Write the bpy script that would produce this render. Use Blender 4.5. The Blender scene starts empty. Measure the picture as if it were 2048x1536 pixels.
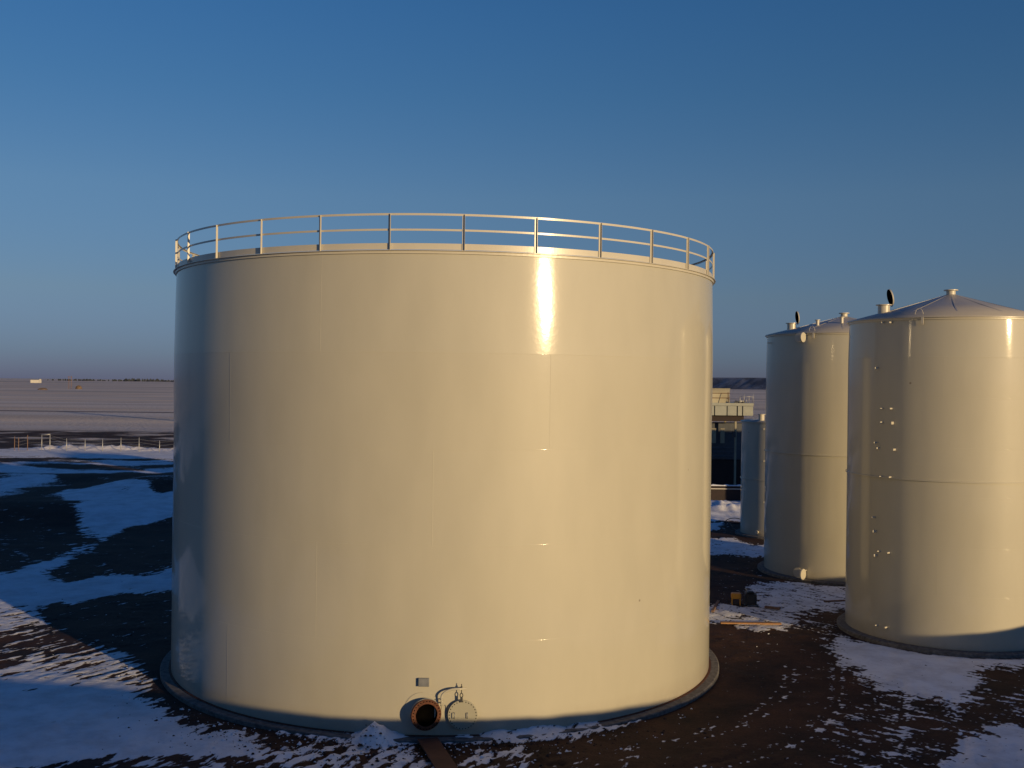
import bpy, math, random
import numpy as np
from mathutils import Vector, Matrix
random.seed(7)
sc = bpy.context.scene
R_ = math.radians

# ------------------------------------------------------------------ camera
CAM_H, FPX, PITCH, ROLL = 8.9015, 2127.0, 0.0004, 0.0118
cam_d = bpy.data.cameras.new("camera")
cam = bpy.data.objects.new("camera", cam_d)
sc.collection.objects.link(cam)
cam_d.sensor_width = 36.0
cam_d.lens = 36.0 * FPX / 2048.0
cam_d.clip_start = 0.2
cam_d.clip_end = 30000.0
cam.matrix_world = (Matrix.Translation((0, 0, CAM_H)) @ Matrix.Rotation(math.pi / 2 - PITCH, 4, 'X')
                    @ Matrix.Rotation(ROLL, 4, 'Z'))
sc.camera = cam

# ------------------------------------------------------------------ light
SUN_AZ, SUN_EL = 42.0, 6.8            # degrees, azimuth measured from -Y towards +X
sdir = Vector((math.sin(R_(SUN_AZ)) * math.cos(R_(SUN_EL)), -math.cos(R_(SUN_AZ)) * math.cos(R_(SUN_EL)),
               math.sin(R_(SUN_EL))))
sl = bpy.data.lights.new("sun", 'SUN')
sl.energy = 4.0
sl.angle = R_(0.55)
sl.color = (1.0, 0.72, 0.37)
sun = bpy.data.objects.new("sun", sl)
sc.collection.objects.link(sun)
sun.rotation_euler = sdir.to_track_quat('Z', 'Y').to_euler()
w = bpy.data.worlds.new("World")
sc.world = w
w.use_nodes = True
nt = w.node_tree
nt.nodes.clear()
sky = nt.nodes.new('ShaderNodeTexSky')
sky.sky_type = 'NISHITA'
sky.sun_disc = False
sky.sun_elevation = R_(SUN_EL)
sky.sun_rotation = R_(180.0 - SUN_AZ)
sky.altitude = 600
sky.air_density = 1.0
sky.dust_density = 0.3
sky.ozone_density = 4.0
bg = nt.nodes.new('ShaderNodeBackground')
bg.inputs['Strength'].default_value = 0.10
wo = nt.nodes.new('ShaderNodeOutputWorld')
# colour of the winter sky by height above the horizon (earth-shadow violet low down, deep blue above)
tcw = nt.nodes.new('ShaderNodeTexCoord')
sxw = nt.nodes.new('ShaderNodeSeparateXYZ')
nt.links.new(tcw.outputs['Generated'], sxw.inputs[0])
crw = nt.nodes.new('ShaderNodeValToRGB')
cel = crw.color_ramp.elements
stops = [(0.0, (0.40, 0.43, 0.98)), (0.025, (0.53, 0.55, 0.95)), (0.08, (0.87, 0.70, 0.80)), (0.17, (1.05, 0.88, 0.88)), (0.26, (0.82, 0.90, 0.95)), (0.33, (0.72, 0.92, 1.03)), (0.7, (0.30, 0.70, 1.12))]
while len(cel) < len(stops): cel.new(0.5)
for e_, (p_, c_) in zip(cel, stops):
    e_.position = p_
    e_.color = tuple(v_ / 2 for v_ in c_) + (1,)
nt.links.new(sxw.outputs[2], crw.inputs[0])
mlw = nt.nodes.new('ShaderNodeVectorMath'); mlw.operation = 'MULTIPLY'
nt.links.new(sky.outputs[0], mlw.inputs[0]); nt.links.new(crw.outputs[0], mlw.inputs[1])
scw = nt.nodes.new('ShaderNodeVectorMath'); scw.operation = 'SCALE'
scw.inputs['Scale'].default_value = 2.0
nt.links.new(mlw.outputs[0], scw.inputs[0])
nt.links.new(scw.outputs[0], bg.inputs[0])
nt.links.new(bg.outputs[0], wo.inputs[0])
sc.view_settings.view_transform = 'Standard'
sc.view_settings.look = 'None'
sc.view_settings.exposure = 0.0
sc.view_settings.gamma = 1.0
sc.cycles.max_bounces = 6
sc.cycles.diffuse_bounces = 3
sc.cycles.glossy_bounces = 3

# ------------------------------------------------------------------ photo -> world
cP, sP, cR, sR = math.cos(PITCH), math.sin(PITCH), math.cos(ROLL), math.sin(ROLL)
def ray(px, py):
    a, b = (px - 1024) / FPX, (py - 768) / FPX
    X = cR * a + sR * b
    yd = -sR * a + cR * b
    up = -yd
    return (X, cP + up * sP, -sP + up * cP)
def at(px, py, z=0.0):
    r = ray(px, py)
    t = (z - CAM_H) / r[2]
    return (r[0] * t, r[1] * t)
def atd(px, py, Y):
    r = ray(px, py)
    t = Y / r[1]
    return (r[0] * t, CAM_H + r[2] * t)
def atcyl(px, py, C, R):
    """angle (from -Y towards +X, radians) and height where the ray meets a tank wall"""
    r = ray(px, py)
    a = r[0] ** 2 + r[1] ** 2
    b = -2 * (r[0] * C[0] + r[1] * C[1])
    c = C[0] ** 2 + C[1] ** 2 - R * R
    t = (-b - math.sqrt(max(b * b - 4 * a * c, 0))) / (2 * a)
    x, y = r[0] * t - C[0], r[1] * t - C[1]
    return math.atan2(x, -y), CAM_H + r[2] * t

# ------------------------------------------------------------------ materials
def newmat(name):
    m = bpy.data.materials.new(name)
    m.use_nodes = True
    n = m.node_tree
    b = n.nodes['Principled BSDF']
    return m, n, b
def N(n, t, **k):
    x = n.nodes.new(t)
    for a, v in k.items():
        if a in x.inputs:
            x.inputs[a].default_value = v
        else:
            setattr(x, a, v)
    return x
def simple(name, col, rough=0.6, metal=0.0, var=0.25, scale=6.0, bump=0.0):
    m, n, b = newmat(name)
    tc = N(n, 'ShaderNodeNewGeometry')
    no = N(n, 'ShaderNodeTexNoise', Scale=scale, Detail=6.0, Roughness=0.6)
    n.links.new(tc.outputs['Position'], no.inputs['Vector'])
    rp = N(n, 'ShaderNodeValToRGB')
    rp.color_ramp.elements[0].position = 0.3
    rp.color_ramp.elements[1].position = 0.7
    rp.color_ramp.elements[0].color = tuple(c * (1 - var) for c in col) + (1,)
    rp.color_ramp.elements[1].color = tuple(min(1, c * (1 + var)) for c in col) + (1,)
    n.links.new(no.outputs[0], rp.inputs[0])
    n.links.new(rp.outputs[0], b.inputs['Base Color'])
    b.inputs['Roughness'].default_value = rough
    b.inputs['Metallic'].default_value = metal
    if max(col) < 0.01: b.inputs['Specular IOR Level'].default_value = 0.0
    if bump:
        bp = N(n, 'ShaderNodeBump', Strength=1.0, Distance=bump)
        n.links.new(no.outputs[0], bp.inputs['Height'])
        n.links.new(bp.outputs[0], b.inputs['Normal'])
    return m

def paint(name, col, rough=0.55, coat=0.75, coat_rough=0.095, wave=0.007, specks=True):
    """semi-gloss tank paint: slight plate waviness, faint runs and small knocks"""
    m, n, b = newmat(name)
    g = N(n, 'ShaderNodeNewGeometry')
    L = n.links.new
    mp = N(n, 'ShaderNodeMapping')
    mp.inputs['Scale'].default_value = (1.0, 1.0, 0.35)
    L(g.outputs['Position'], mp.inputs[0])
    n1 = N(n, 'ShaderNodeTexNoise', Scale=1.1, Detail=5.0, Roughness=0.55)
    L(mp.outputs[0], n1.inputs['Vector'])
    r1 = N(n, 'ShaderNodeMapRange')
    r1.inputs['From Min'].default_value = 0.3
    r1.inputs['From Max'].default_value = 0.7
    r1.inputs['To Min'].default_value = 0.955
    r1.inputs['To Max'].default_value = 1.03
    L(n1.outputs[0], r1.inputs[0])
    mx = N(n, 'ShaderNodeMix', data_type='RGBA', blend_type='MULTIPLY')
    mx.inputs[0].default_value = 1.0
    mx.inputs[6].default_value = col + (1,)
    L(r1.outputs[0], mx.inputs[7])
    out = mx.outputs[2]
    if specks:
        # dirt splashed on the lowest part of the wall and a few scuffs
        sx = N(n, 'ShaderNodeSeparateXYZ')
        L(g.outputs['Position'], sx.inputs[0])
        r2 = N(n, 'ShaderNodeMapRange')
        r2.inputs['From Min'].default_value = 0.10
        r2.inputs['From Max'].default_value = 0.7
        r2.inputs['To Min'].default_value = 0.45
        r2.inputs['To Max'].default_value = 0.0
        L(sx.outputs[2], r2.inputs[0])
        n2 = N(n, 'ShaderNodeTexNoise', Scale=5.0, Detail=8.0, Roughness=0.7)
        L(g.outputs['Position'], n2.inputs['Vector'])
        mu = N(n, 'ShaderNodeMath', operation='MULTIPLY')
        L(r2.outputs[0], mu.inputs[0])
        L(n2.outputs[0], mu.inputs[1])
        m2 = N(n, 'ShaderNodeMix', data_type='RGBA')
        L(mu.outputs[0], m2.inputs[0])
        L(out, m2.inputs[6])
        m2.inputs[7].default_value = (0.16, 0.10, 0.07, 1)
        out = m2.outputs[2]
        vo = N(n, 'ShaderNodeTexVoronoi', Scale=0.55)
        L(g.outputs['Position'], vo.inputs['Vector'])
        r3 = N(n, 'ShaderNodeMapRange')
        r3.inputs['From Min'].default_value = 0.018
        r3.inputs['From Max'].default_value = 0.028
        r3.inputs['To Min'].default_value = 0.7
        r3.inputs['To Max'].default_value = 0.0
        L(vo.outputs['Distance'], r3.inputs[0])
        m3 = N(n, 'ShaderNodeMix', data_type='RGBA')
        L(r3.outputs[0], m3.inputs[0])
        L(out, m3.inputs[6])
        m3.inputs[7].default_value = (0.14, 0.10, 0.07, 1)
        out = m3.outputs[2]
    L(out, b.inputs['Base Color'])
    b.inputs['Roughness'].default_value = rough
    b.inputs['Coat Weight'].default_value = coat
    b.inputs['Coat Roughness'].default_value = coat_rough
    n3 = N(n, 'ShaderNodeTexNoise', Scale=0.9, Detail=1.0, Roughness=0.4)
    L(mp.outputs[0], n3.inputs['Vector'])
    n4 = N(n, 'ShaderNodeTexNoise', Scale=9.0, Detail=2.0, Roughness=0.5)
    L(g.outputs['Position'], n4.inputs['Vector'])
    b1 = N(n, 'ShaderNodeBump', Strength=1.0, Distance=wave)
    L(n3.outputs[0], b1.inputs['Height'])
    b2 = N(n, 'ShaderNodeBump', Strength=1.0, Distance=0.0007)
    L(n4.outputs[0], b2.inputs['Height'])
    L(b1.outputs[0], b2.inputs['Normal'])
    L(b2.outputs[0], b.inputs['Normal'])
    L(b2.outputs[0], b.inputs['Coat Normal'])
    return m

M = {}
M['paint'] = paint('tan_tank_paint', (0.45, 0.425, 0.338))
M['paint2'] = paint('tan_tank_paint_small_tanks', (0.45, 0.425, 0.338), coat_rough=0.075, wave=0.005)
M['roof'] = paint('roof_paint', (0.42, 0.39, 0.34), rough=0.45, coat=0.3, coat_rough=0.3, wave=0.02, specks=False)
M['rail'] = paint('railing_paint', (0.52, 0.485, 0.40), rough=0.4, coat=0.3, coat_rough=0.2, wave=0.0, specks=False)
M['conc'] = simple('ring_concrete', (0.13, 0.12, 0.11), 0.9, 0, 0.5, 7, 0.006)
M['earth'] = simple('dark_wet_soil', (0.035, 0.022, 0.017), 0.95, 0, 0.4, 9, 0.02)
M['rust'] = simple('rusty_steel', (0.10, 0.034, 0.016), 0.8, 0.1, 0.6, 14, 0.002)
M['cover'] = paint('dull_cover_paint', (0.37, 0.355, 0.275), rough=0.6, coat=0.1, coat_rough=0.3, wave=0.0, specks=False)
M['black'] = simple('dark_opening', (0.0025, 0.0022, 0.002), 0.9, 0, 0.2)
M['dark'] = simple('dark_steel', (0.05, 0.05, 0.055), 0.5, 0.4, 0.3)
M['rubber'] = simple('black_rubber', (0.015, 0.015, 0.017), 0.5, 0.0, 0.3)
M['greyplate'] = simple('grey_steel_plate', (0.24, 0.25, 0.26), 0.45, 0.3, 0.2)
M['board'] = simple('rusty_brown_board', (0.085, 0.033, 0.018), 0.85, 0, 0.35, 3, 0.004)
M['lumber'] = simple('fresh_lumber', (0.36, 0.19, 0.08), 0.8, 0, 0.25, 8, 0.002)
M['yellow'] = simple('yellow_enamel', (0.62, 0.27, 0.02), 0.4, 0, 0.15)
M['galv'] = simple('galvanised_steel', (0.45, 0.45, 0.43), 0.45, 0.5, 0.15)
M['tower'] = simple('pale_fibreglass', (0.27, 0.245, 0.17), 0.55, 0, 0.12, 1.5)
M['panel'] = simple('grey_cladding_panel', (0.31, 0.32, 0.27), 0.5, 0, 0.12, 2)
M['bluewall'] = simple('shade_darkened_blue_cladding', (0.06, 0.068, 0.085), 0.6, 0, 0.2, 3)  # darkened so the colour carries the shade below the cooling tower deck
M['redwall'] = simple('shade_darkened_red_steel', (0.016, 0.006, 0.005), 0.7, 0, 0.4, 3)  # near-black red: shade round the tower base is put into the colour
M['white'] = simple('white_cladding', (0.60, 0.57, 0.50), 0.6, 0, 0.05, 0.2)
M['snowobj'] = simple('packed_snow', (0.74, 0.76, 0.80), 0.7, 0, 0.08, 3, 0.03)
M['wood'] = simple('weathered_pole', (0.20, 0.12, 0.08), 0.8, 0, 0.2)
M['straw'] = simple('dry_straw', (0.15, 0.10, 0.06), 0.9, 0, 0.4, 0.6, 0.3)
M['leaf'] = simple('distant_evergreen', (0.035, 0.04, 0.045), 0.9, 0, 0.4, 0.2)

# ------------------------------------------------------------------ mesh helpers
COL = sc.collection
class MB:
    def __init__(s):
        s.v, s.f, s.mi, s.sm = [], [], [], []
    def add(s, v, f, mi=0, sm=False):
        k = len(s.v)
        s.v += [tuple(p) for p in v]
        s.f += [tuple(i + k for i in q) for q in f]
        s.mi += [mi] * len(f)
        s.sm += [sm] * len(f)
        return s
    def box(s, c, size, rot=None, mi=0):
        hx, hy, hz = size[0] / 2, size[1] / 2, size[2] / 2
        pts = [Vector((x * hx, y * hy, z * hz)) for z in (-1, 1) for y in (-1, 1) for x in (-1, 1)]
        if rot is not None:
            pts = [rot @ p for p in pts]
        pts = [p + Vector(c) for p in pts]
        return s.add(pts, [(0, 2, 3, 1), (4, 5, 7, 6), (0, 1, 5, 4), (2, 6, 7, 3), (0, 4, 6, 2), (1, 3, 7, 5)], mi)
    def bar(s, a, b, w, h, up=(0, 0, 1), mi=0):
        a, b = Vector(a), Vector(b)
        d = (b - a)
        L = d.length
        d.normalize()
        up = Vector(up)
        x = d.cross(up)
        if x.length < 1e-4:
            x = d.cross(Vector((1, 0, 0)))
        x.normalize()
        z = x.cross(d)
        rot = Matrix((x, d, z)).transposed()
        return s.box((a + b) / 2, (w, L, h), rot, mi)
    def tube(s, pts, r, n=10, cap=True, mi=0, closed=False):
        pts = [Vector(p) for p in pts]
        rs = r if isinstance(r, (list, tuple)) else [r] * len(pts)
        v, f = [], []
        m = len(pts)
        pn = None
        for i, p in enumerate(pts):
            if closed:
                d = pts[(i + 1) % m] - pts[i - 1]
            else:
                d = pts[min(i + 1, m - 1)] - pts[max(i - 1, 0)]
            d.normalize()
            if pn is None:
                q = Vector((0, 0, 1)) if abs(d.z) < 0.9 else Vector((1, 0, 0))
                pn = d.cross(q).normalized()
            else:
                pn = (pn - d * pn.dot(d)).normalized()
            b = d.cross(pn)
            for k in range(n):
                a = 2 * math.pi * k / n
                v.append(p + (pn * math.cos(a) + b * math.sin(a)) * rs[i])
        for i in range(m if closed else m - 1):
            j = (i + 1) % m
            for k in range(n):
                l = (k + 1) % n
                f.append((i * n + k, i * n + l, j * n + l, j * n + k))
        if cap and not closed:
            f.append(tuple(range(n - 1, -1, -1)))
            f.append(tuple((m - 1) * n + k for k in range(n)))
        return s.add(v, f, mi, True)
    def lathe(s, prof, org=(0, 0, 0), axis=(0, 0, 1), n=48, mi=0, sm=True, closed=False, a0=0, a1=2 * math.pi):
        """prof: (radius, along axis) pairs"""
        ax = Vector(axis).normalized()
        q = Vector((0, -1, 0)) if abs(ax.z) > 0.9 else Vector((0, 0, 1))
        u = (q - ax * q.dot(ax)).normalized()
        w_ = ax.cross(u)
        full = abs(a1 - a0 - 2 * math.pi) < 1e-6
        cnt = n if full else n + 1
        v, f = [], []
        for k in range(cnt):
            a = a0 + (a1 - a0) * k / n
            d = u * math.cos(a) + w_ * math.sin(a)
            for r, t in prof:
                v.append(Vector(org) + d * r + ax * t)
        m = len(prof)
        for k in range(n):
            l = (k + 1) % cnt
            for i in range(m if closed else m - 1):
                j = (i + 1) % m
                f.append((k * m + i, l * m + i, l * m + j, k * m + j))
        return s.add(v, f, mi, sm)
    def build(s, name, mats, parent=None, bevel=0.0, auto=True, loc=None):
        me = bpy.data.meshes.new(name)
        me.from_pydata([tuple(p) for p in s.v], [], s.f)
        if not isinstance(mats, (list, tuple)):
            mats = [mats]
        for m in mats:
            me.materials.append(m)
        me.polygons.foreach_set('material_index', s.mi)
        me.polygons.foreach_set('use_smooth', s.sm)
        me.update()
        o = bpy.data.objects.new(name, me)
        COL.objects.link(o)
        if parent is not None:
            o.parent = parent
        if loc is not None:
            o.location = loc
        if bevel:
            b = o.modifiers.new('bevel', 'BEVEL')
            b.width = bevel
            b.segments = 2
            b.limit_method = 'ANGLE'
        return o
def tag(o, label=None, cat=None, group=None, kind=None):
    if label: o['label'] = label
    if cat: o['category'] = cat
    if group: o['group'] = group
    if kind: o['kind'] = kind
    return o
def empty(name, loc, rz=0.0):
    o = bpy.data.objects.new(name, None)
    o.empty_display_size = 0.3
    o.location = loc
    o.rotation_euler = (0, 0, rz)
    COL.objects.link(o)
    return o
def dr(a):           # outward direction for tank angle a (from -Y towards +X)
    return Vector((math.sin(a), -math.cos(a), 0))
def tg(a):
    return Vector((math.cos(a), math.sin(a), 0))

T1C, T1R, T1H = (-2.1305, 35.0336), 8.5737, 12.188
T3C, T3R, T3H, T3A = (16.081, 39.066), 3.571, 11.348, 1.052
T2C, T2R, T2H, T2A = (16.014, 51.42), 3.636, 11.40, 0.97

# ------------------------------------------------------------------ numpy noise
_rng = np.random.RandomState(3)
_perm = _rng.permutation(4096)
_ga = _rng.rand(4096) * 2 * np.pi
def perlin(x, y, seed=0):
    xi, yi = np.floor(x).astype(np.int64), np.floor(y).astype(np.int64)
    xf, yf = x - xi, y - yi
    def g(i, j, a, b):
        h = _perm[(_perm[(i + seed * 131) & 4095] + j) & 4095]
        t = _ga[h]
        return np.cos(t) * a + np.sin(t) * b
    u = xf * xf * xf * (xf * (xf * 6 - 15) + 10)
    v = yf * yf * yf * (yf * (yf * 6 - 15) + 10)
    a = g(xi, yi, xf, yf); b = g(xi + 1, yi, xf - 1, yf)
    c = g(xi, yi + 1, xf, yf - 1); d = g(xi + 1, yi + 1, xf - 1, yf - 1)
    return (a + (b - a) * u) * (1 - v) + (c + (d - c) * u) * v
def fbm(x, y, o=4, seed=0, gain=0.5):
    s = 0; a = 1.0; t = 0
    for k in range(o):
        s = s + a * perlin(x * 2 ** k + 17.3 * k, y * 2 ** k - 9.1 * k, seed + k)
        t += a * a
        a *= gain
    return s / math.sqrt(t) * 2.4      # roughly unit-ish spread
def sstep(a, b, x):
    t = np.clip((x - a) / (b - a), 0, 1)
    return t * t * (3 - 2 * t)
def seg_dist(x, y, pts):
    best = np.full(x.shape, 1e9)
    par = np.zeros(x.shape)
    acc = 0
    for (ax, ay), (bx, by) in zip(pts[:-1], pts[1:]):
        L2 = (bx - ax) ** 2 + (by - ay) ** 2
        t = np.clip(((x - ax) * (bx - ax) + (y - ay) * (by - ay)) / L2, 0, 1)
        d = np.hypot(x - ax - t * (bx - ax), y - ay - t * (by - ay))
        L = math.sqrt(L2)
        k = d < best
        best = np.where(k, d, best)
        par = np.where(k, acc + t * L, par)
        acc += L
    return best, par
def sdpoly(x, y, P):
    d, _ = seg_dist(x, y, P + [P[0]])
    ins = np.zeros(x.shape, bool)
    for (ax, ay), (bx, by) in zip(P, P[1:] + P[:1]):
        if ay == by: continue
        c = ((ay > y) != (by > y)) & (x < (bx - ax) * (y - ay) / (by - ay) + ax)
        ins ^= c
    return np.where(ins, -d, d)

# ------------------------------------------------------------------ ground
def axis_pts(lo, fine, hi_pts):
    """grow outward from the fine band"""
    a, b, st = fine
    mid = list(np.arange(a, b, st))
    up, x, s = [], b, st
    for lim, ratio, mx in hi_pts:
        while x < lim:
            up.append(x)
            x += s
            s = min(s * ratio, mx)
    up.append(x)
    dn, x, s = [], a, st
    for lim, ratio, mx in lo:
        while x > lim:
            x -= s
            s = min(s * ratio, mx)
            dn.append(x)
    return np.array(dn[::-1] + mid + up)
gx = axis_pts([(-75, 1.03, 0.55), (-9000, 1.09, 900)], (-17.0, 16.0, 0.10), [(60, 1.03, 0.6), (9000, 1.09, 900)])
gy = axis_pts([(2, 1.04, 0.5), (-4000, 1.12, 900)], (23.5, 46.0, 0.10), [(150, 1.012, 0.55), (420, 1.02, 4.0), (15000, 1.08, 900)])
X, Y = np.meshgrid(gx, gy)
shp = X.shape
X = X.ravel(); Y = Y.ravel()
A = lambda *q: [at(a, b) for a, b in q]
V = np.full(X.shape, 0.10)
# broad default: open snowy field beyond the works
V = np.where(Y > 178, 0.86, V)
V = np.maximum(V, 0.55 * sstep(60, 90, Y))
amp = 0.007 * np.clip(Y, 10, 400)
sc_ = np.clip(Y / 30.0, 1, 12)
wx = X + amp * fbm(X / (1.3 * sc_), Y / (1.6 * sc_), 4, 11)
wy = Y + 1.8 * amp * fbm(X / (1.3 * sc_), Y / (1.6 * sc_), 4, 23)
ZONES = [
 # left yard, far to near
 ([(-500, 857), (150, 857), (345, 862), (900, 866), (900, 902), (345, 897), (-500, 894)], 0.24, 4.0),
 ([(-500, 897), (345, 899), (900, 899), (900, 930), (400, 925), (200, 914), (60, 908), (-500, 906)], 0.93, 2.5),
 ([(-500, 906), (60, 908), (200, 916), (345, 928), (600, 940), (600, 962), (250, 950), (180, 955), (60, 975), (-500, 990)], 0.50, 2.0),
 ([(-500, 990), (-60, 985), (60, 973), (180, 955), (250, 948), (345, 953), (600, 958), (600, 995), (345, 990), (300, 988), (230, 977), (125, 982), (60, 1000), (-60, 1008), (-500, 1010)], 0.16, 1.5),
 ([(-500, 1012), (0, 1006), (70, 1005), (120, 1010), (162, 1030), (172, 1062), (170, 1080), (130, 1100), (84, 1126), (0, 1146), (-500, 1160)], 0.14, 1.2),
 ([(125, 980), (234, 976), (290, 980), (299, 991), (420, 990), (420, 1028), (345, 1040), (273, 1055), (225, 1070), (195, 1080), (172, 1062), (160, 1032), (182, 1022), (137, 1003)], 1.0, 0.8),
 ([(-500, 1165), (0, 1146), (84, 1126), (137, 1108), (166, 1090), (200, 1080), (166, 1100), (137, 1125), (84, 1148), (117, 1165), (176, 1152), (273, 1154), (345, 1131), (420, 1122), (420, 1166), (273, 1188), (166, 1197), (88, 1212), (60, 1228), (0, 1205), (-500, 1190)], 1.0, 0.8),
 ([(-500, 1192), (0, 1203), (60, 1228), (120, 1256), (60, 1250), (10, 1262), (-40, 1300), (-500, 1320)], 0.74, 0.5),
 ([(10, 1262), (60, 1250), (140, 1252), (200, 1285), (180, 1325), (110, 1325), (20, 1340), (-500, 1345), (-300, 1310), (-40, 1300)], 0.30, 0.4),
 ([(-100, 1350), (0, 1335), (120, 1308), (200, 1300), (262, 1315), (285, 1345), (292, 1385), (240, 1385), (150, 1358), (60, 1350)], 0.60, 0.5),
 # near left snow field
 ([(-500, 1355), (60, 1350), (150, 1357), (250, 1378), (280, 1395), (300, 1420), (350, 1438), (430, 1470), (500, 1482), (545, 1500), (590, 1540), (760, 1900), (-900, 1900)], 1.05, 0.9),
 ([(60, 1530), (130, 1516), (300, 1510), (470, 1512), (540, 1522), (590, 1545), (760, 1900), (0, 1900)], 0.32, 0.35),
 ([(500, 1484), (560, 1492), (640, 1492), (740, 1478), (800, 1482), (840, 1500), (880, 1545), (980, 1900), (760, 1900), (590, 1545)], 0.56, 0.3),
 ([(905, 1512), (960, 1498), (1020, 1498), (1060, 1508), (1050, 1530), (1120, 1900), (1000, 1900), (930, 1540)], 0.50, 0.3),
 # right foreground
 ([(1430, 1460), (1600, 1425), (1750, 1392), (1950, 1372), (2400, 1330), (2700, 1900), (1300, 1900), (1380, 1520)], 0.16, 1.0),
 ([(1700, 1400), (1900, 1392), (2300, 1380), (2400, 1900), (1700, 1900), (1640, 1500)], 0.30, 1.0),
 ([(1925, 1492), (1990, 1468), (2048, 1452), (2400, 1440), (2400, 1900), (1950, 1900), (1900, 1545)], 0.92, 0.5),
 ([(1655, 1262), (1700, 1276), (1760, 1284), (1840, 1296), (1950, 1300), (2300, 1300), (2300, 1326), (2000, 1333), (1945, 1345), (1955, 1372), (1900, 1396), (1800, 1392), (1755, 1375), (1725, 1350), (1690, 1322), (1660, 1292)], 1.0, 1.3),
 # between the tanks
 ([(1500, 1172), (1540, 1162), (1600, 1166), (1720, 1172), (1720, 1225), (1660, 1236), (1610, 1250), (1585, 1264), (1520, 1260), (1430, 1247), (1300, 1240), (1300, 1225), (1440, 1211), (1500, 1214), (1522, 1200)], 0.72, 0.6),
 ([(1600, 1228), (1720, 1212), (1720, 1262), (1640, 1278), (1595, 1258)], 0.28, 0.5),
 ([(1300, 1080), (1470, 1078), (1527, 1088), (1600, 1092), (1600, 1112), (1490, 1112), (1300, 1110)], 0.80, 0.8),
 ([(1300, 1047), (1455, 1046), (1440, 1062), (1300, 1064)], 0.70, 0.8),
 ([(1300, 998), (1700, 998), (1700, 1043), (1300, 1043)], 1.0, 1.0),
]
for q, val, fe in ZONES:
    P = A(*q)
    xs = [p[0] for p in P]; ys = [p[1] for p in P]
    pad = 3 + 0.1 * max(ys)
    k = (X > min(xs) - pad) & (X < max(xs) + pad) & (Y > min(ys) - pad) & (Y < max(ys) + pad)
    sd = sdpoly(wx[k], wy[k], P)
    wgt = np.clip(0.5 - sd / fe, 0, 1)
    V[k] = V[k] * (1 - wgt) + val * wgt
rT1 = np.hypot(X - T1C[0], Y - T1C[1])
aT1 = np.arctan2(X - T1C[0], -(Y - T1C[1]))
# drift of snow lying against the front of the big tank
drift = np.zeros(X.shape)
def arc(c, w_):
    return np.exp(-((np.degrees(aT1) - c) / w_) ** 2)
def angpx(px): return math.degrees(atcyl(px, 1455, T1C, T1R)[0])
dprof = np.clip(1 - (rT1 - T1R) / 0.62, 0, 1)
for px, wd, hh in ((790, 4.0, 0.20), (740, 6.0, 0.20), (1000, 6.0, 0.24), (1080, 8.0, 0.25), (1160, 7.0, 0.20), (930, 4.0, 0.16), (660, 8.0, 0.15), (1230, 5, 0.14), (590, 5, 0.12)):
    drift = np.maximum(drift, hh * arc(angpx(px), wd) * dprof)
drift = drift + 0.03 * fbm(X * 3, Y * 3, 3, 31) * (drift > 0.03)
px_, py_ = -3.30, 26.14
cone = 0.45 * np.clip(1 - np.hypot((X - px_) * 1.05, (Y - py_ - 0.10)) / 0.50, 0, 1) ** 0.95 * (1 + 0.20 * fbm(X * 4, Y * 4, 4, 33, 0.7))
V = np.maximum(V, np.clip(drift / 0.06, 0, 1) * 0.95)
V = np.maximum(V, np.clip(cone / 0.05, 0, 1))
# wheel tracks in the right foreground
track = np.zeros(X.shape)
for off in (0.0, 0.42, 1.9, 2.3, 4.6, 6.3):
    P = [at(1010, 1552), at(1210, 1512), at(1370, 1474), at(1500, 1430), at(1560, 1380), at(1580, 1300)]
    P = [(a + off * 0.55, b - off * 0.75) for a, b in P]
    d, s = seg_dist(X + 0.05 * fbm(X, Y, 2, 5), Y, P)
    tr = np.clip(1 - d / 0.14, 0, 1)
    track = np.maximum(track, tr)
    V = V + 0.42 * tr * (0.5 + 0.5 * np.sign(np.sin(s * 2 * np.pi / 0.22))) * (Y < 34)
# curving ruts through the left yard
for q in ([(-40, 1000), (60, 1046), (130, 1085), (200, 1120), (260, 1180)], [(-40, 1060), (40, 1106), (100, 1150), (200, 1215)],
          [(180, 953), (250, 985), (300, 1010)], [(-60, 1395), (120, 1372), (250, 1350)], [(-60, 1480), (150, 1440), (330, 1392)]):
    d, s = seg_dist(X, Y, [at(*p) for p in q])
    tr = np.clip(1 - d / (0.006 * Y), 0, 1)
    V = V + 0.15 * tr * (V < 0.5) - 0.25 * tr * (V >= 0.5) * (fbm(X * 0.5, Y * 0.5, 2, 8) > 0)
# anisotropic wind streaks
dx, dy = 0.45, 0.893
al = X * dx + Y * dy; ac = X * dy - Y * dx
rightw = sstep(2, 9, X)
al2 = X * 0.70 - Y * 0.71; ac2 = X * 0.71 + Y * 0.70
nA = fbm(al / 1.2, ac / 0.26, 5, 41, 0.60)
nB = fbm(al2 / 0.75, ac2 / 0.22, 5, 47, 0.62)
nN = nA * (1 - rightw) + nB * rightw
nF = fbm(X / 9.0, Y / 7.0, 6, 53, 0.6)
fw = sstep(55, 85, Y)
nn = nN * (1 - fw) + nF * fw
u = 1 / (1 + np.exp(-1.75 * nn))           # about uniform in 0..1
S = np.clip((V - u) / 0.42 + 0.5, 0, 1)
S = np.where(V > 0.97, 1.25, S)
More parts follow.
